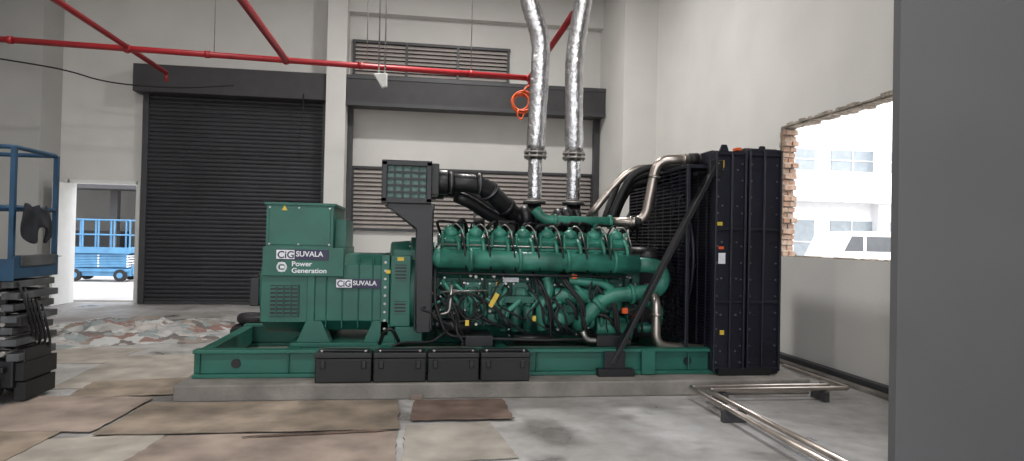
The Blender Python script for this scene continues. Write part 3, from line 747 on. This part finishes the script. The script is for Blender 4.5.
# ------------------------------------------------------------------ scissor lifts
def scissor_lift(name, x0, y0, L_, Wd, deck, rail, mt, mt2, mt3, pr=0.028):
    e = empty(name)
    b = B('chassis',mt2,e,0.01); b.box(x0,x0+L_,y0+0.06,y0+Wd-0.06,0.16,0.40).box(x0+0.05,x0+L_-0.05,y0,y0+0.06,0.30,0.36)
    b.box(x0+L_-0.02,x0+L_+0.05,y0+0.15,y0+Wd-0.15,0.2,0.5); b.done()
    wl = B('wheels','rubber',e)
    for xx in (x0+0.28,x0+L_-0.28):
        for yy in (y0-0.02,y0+Wd-0.12): wl.cyl((xx,yy,0.19),(xx,yy+0.14,0.19),0.19)
    wl.done()
    hb = B('hubs',mt2,e)
    for xx in (x0+0.28,x0+L_-0.28): hb.cyl((xx,y0-0.035,0.19),(xx,y0-0.02,0.19),0.09)
    hb.done()
    n = 5; za, zb = 0.44, deck-0.14
    ar = B('scissor_arms',mt2,e,0.006); pn = B('pins',mt3,e)
    for i in range(n):
        z0 = za+(zb-za)*i/n; z1 = za+(zb-za)*(i+1)/n
        for yy,yo in ((y0+0.08,0.05),(y0+Wd-0.13,-0.05)):
            ar.beam((x0+0.08,yy,z0+0.02),(x0+L_-0.08,yy,z1-0.02),0.035,0.075)
            ar.beam((x0+0.08,yy+yo,z1-0.02),(x0+L_-0.08,yy+yo,z0+0.02),0.035,0.075)
        for xx in (x0+0.09,x0+L_-0.09,x0+L_/2):
            zp = (z0+z1)/2 if abs(xx-x0-L_/2)<0.01 else z0+0.03
            pn.cyl((xx,y0+0.04,zp),(xx,y0+Wd-0.04,zp),pr,seg=14)
    ar.done(); pn.done()
    dk = B('platform_deck',mt,e,0.008); dk.box(x0,x0+L_,y0,y0+Wd,deck-0.10,deck).box(x0,x0+L_+0.02,y0-0.012,y0,deck-0.12,deck+0.08).box(x0+L_,x0+L_+0.012,y0,y0+Wd,deck-0.1,deck+0.1); dk.done()
    rl = B('guard_rails',mt,e)
    for zz in (rail, deck+(rail-deck)*0.5):
        rl.tube([(x0+0.02,y0+0.02,zz),(x0+L_-0.02,y0+0.02,zz),(x0+L_-0.02,y0+Wd-0.02,zz),(x0+0.02,y0+Wd-0.02,zz),(x0+0.02,y0+0.05,zz)],0.022,rad=0.05,seg=10)
    m_ = 4
    for i in range(m_+1):
        xx = x0+0.02+(L_-0.04)*i/m_
        for yy in (y0+0.02,y0+Wd-0.02): rl.box(xx-0.02,xx+0.02,yy-0.02,yy+0.02,deck,rail)
    rl.done()
    return e
LX, LY = -3.57, 6.50
sl = scissor_lift('scissor_lift', LX-2.42, LY, 2.42, 0.75, 1.25, 2.34, 'blue','black','galv',0.022)
pl = B('stacked_cross_members','dgrey',sl,0.006)
for i in range(6):
    zz = 0.54+i*0.105; pl.box(LX-0.10,LX+(0.0 if i%2 else 0.035),LY+0.03,LY+0.72,zz,zz+0.062)
pl.box(LX-0.06,LX+0.045,LY+0.06,LY+0.69,0.40,0.47).box(LX-0.04,LX+0.03,LY+0.1,LY+0.66,1.26,1.36)
pl.done()
hz = B('lift_hoses','rubber',sl)
for i in range(5):
    hz.tube([(LX+0.01,LY+0.08+i*0.1,1.12-0.06*i),(LX+0.06,LY+0.1+i*0.1,0.95-0.08*i),(LX+0.07,LY+0.22+i*0.08,0.7-0.05*i),(LX+0.02,LY+0.3+i*0.06,0.58-0.04*i)],0.012,rad=0.1,seg=8)
hz.box(LX-0.1,LX+0.06,LY+0.05,LY+0.25,0.72,0.80).box(LX-0.1,LX+0.07,LY+0.1,LY+0.66,0.22,0.38).box(LX-0.02,LX+0.08,LY+0.12,LY+0.62,0.04,0.20)
hz.done()
jk = B('hanging_jacket','cloth',sl)
n_, m_ = 26, 18; g = []
for j in range(m_+1):
    for i in range(n_+1):
        u = i/n_; v = j/m_
        wd = 0.46*(0.55+0.55*math.sin(0.5+v*2.0))
        yv = LY+0.28+(u-0.5)*wd
        xv = LX+0.035+0.05*math.sin(u*math.pi)*v+0.02*math.sin(u*17+v*4)
        zz = 1.81-v*(0.27+0.06*math.sin(u*9)) + (0.02*math.cos(u*12))
        g.append(jk.bm.verts.new((xv,yv,zz)))
for j in range(m_):
    for i in range(n_):
        f = jk.bm.faces.new((g[j*(n_+1)+i],g[j*(n_+1)+i+1],g[(j+1)*(n_+1)+i+1],g[(j+1)*(n_+1)+i])); f.smooth = True
o = jk.done(); so = o.modifiers.new('thick','SOLIDIFY'); so.thickness = 0.02
sl2 = scissor_lift('scissor_lift.001', -10.9, 22.6, 1.9, 0.9, 1.0, 1.95, 'blue2','blue2','lwhite')

# ------------------------------------------------------------------ outside
ex = empty('warehouse_building')
wb = B('warehouse_walls','wallL',ex)
wb.box(-40,-18,30,30.3,-0.02,7).box(-18,-4,30,30.3,3.4,7).box(-4,6,30,30.3,-0.02,7).box(-18,-4,38,38.3,-0.02,7)
wb.done()
B('warehouse_roof','frame',ex).box(-40,6,29.0,39,7,7.3).box(-18,-4,28.6,30.05,3.3,3.5).done()
wc = B('warehouse_columns','frame',ex)
for xx in (-16,-13,-10,-7): wc.box(xx,xx+0.3,30.5,30.8,-0.02,7)
wc.box(-17,-14,34,35,-0.02,1.6).box(-12.5,-10.5,35,36,-0.02,2.0)
wc.done()
nb = empty('office_building')
f = B('office_walls','facade',nb)
f.box(7.5,46,24,24.3,-0.02,11)
f.box(7.5,46,23.2,24,3.3,3.6)
for xx in range(8,46,5): f.box(xx,xx+0.5,23.6,24,-0.02,11)
f.done()
f = B('office_windows','glass',nb)
for i in range(15):
    xa = 8.7+i*2.5
    f.box(xa,xa+1.8,23.96,23.999,4.6,5.4).box(xa,xa+1.8,23.96,23.999,0.9,2.6).box(xa,xa+1.8,23.96,23.999,7.6,8.8)
f.done()
f = B('office_window_frames','white',nb)
for i in range(15):
    xa = 8.7+i*2.5
    for za,zb in ((4.6,5.4),(0.9,2.6),(7.6,8.8)):
        f.box(xa+0.88,xa+0.92,23.93,23.96,za,zb).box(xa,xa+1.8,23.93,23.96,(za+zb)/2-0.02,(za+zb)/2+0.02)
f.done()
v = empty('white_van')
V0, VY = 12.0, 17.6
B('body','carpaint',v,0.06).prism([(V0,0.30),(V0+4.6,0.30),(V0+4.6,1.90),(V0+4.45,2.05),(V0+0.55,2.05),(V0+0.20,1.36),(V0+0.02,1.1),(V0,0.9)],'y',VY,VY+1.75).done()
g_ = B('van_windows','vglass',v)
g_.prism([(V0+0.34,1.46),(V0+0.95,1.46),(V0+0.95,1.90),(V0+0.58,1.90)],'y',VY-0.006,VY+0.002)
for xa in (1.05,1.95,2.85,3.7): g_.box(V0+xa,V0+xa+0.78,VY-0.006,VY+0.002,1.46,1.90)
g_.done()
g_ = B('van_wheels','rubber',v)
for xa in (0.85,3.7):
    for ya in (VY-0.02,VY+1.57): g_.cyl((V0+xa,ya,0.31),(V0+xa,ya+0.2,0.31),0.33)
g_.done()
cr_ = empty('parked_car')
C0, CY = 9.2, 20.5
B('car_body','dgrey',cr_,0.05).prism([(C0,0.3),(C0+4.2,0.3),(C0+4.2,0.95),(C0+3.8,1.05),(C0+3.2,1.5),(C0+1.5,1.52),(C0+0.9,1.0),(C0,0.85)],'y',CY,CY+1.7).done()
B('car_windows','vglass',cr_).prism([(C0+1.1,1.02),(C0+3.5,1.05),(C0+3.1,1.42),(C0+1.6,1.44)],'y',CY-0.006,CY+0.002).done()
g_ = B('car_wheels','rubber',cr_)
for xa in (0.8,3.4): g_.cyl((C0+xa,CY-0.02,0.3),(C0+xa,CY+0.2,0.3),0.32).cyl((C0+xa,CY+1.5,0.3),(C0+xa,CY+1.72,0.3),0.32)
g_.done()

# ------------------------------------------------------------------ light
wd = bpy.data.worlds.new('overcast'); S.world = wd; wd.use_nodes = True
nt = wd.node_tree; bg = nt.nodes['Background']
sky = nt.nodes.new('ShaderNodeTexSky'); sky.sky_type = 'NISHITA'; sky.sun_disc = False; sky.sun_elevation = R(50); sky.sun_rotation = R(120); sky.air_density = 1.0; sky.dust_density = 5.0
mx = nt.nodes.new('ShaderNodeMix'); mx.data_type = 'RGBA'; mx.inputs[0].default_value = 0.8
sc = nt.nodes.new('ShaderNodeVectorMath'); sc.operation = 'SCALE'; sc.inputs['Scale'].default_value = 0.3
nt.links.new(sky.outputs['Color'], sc.inputs[0]); nt.links.new(sc.outputs[0], mx.inputs[6]); mx.inputs[7].default_value = (0.96,0.98,1.0,1)
nt.links.new(mx.outputs[2], bg.inputs['Color']); bg.inputs['Strength'].default_value = 2.1

# ------------------------------------------------------------------ camera
cam = bpy.data.cameras.new('camera'); co = bpy.data.objects.new('camera', cam); S.collection.objects.link(co)
cam.sensor_width = 36; cam.lens = 36*660/1024; cam.clip_end = 300
mtx = Matrix.Rotation(R(-8.3),4,'Z') @ Matrix.Rotation(R(90.77),4,'X') @ Matrix.Rotation(0.021,4,'Z')
mtx.translation = (0,0,1.6); co.matrix_world = mtx
S.camera = co
S.view_settings.view_transform = 'Standard'
S.view_settings.look = 'None'
S.view_settings.exposure = 0.62
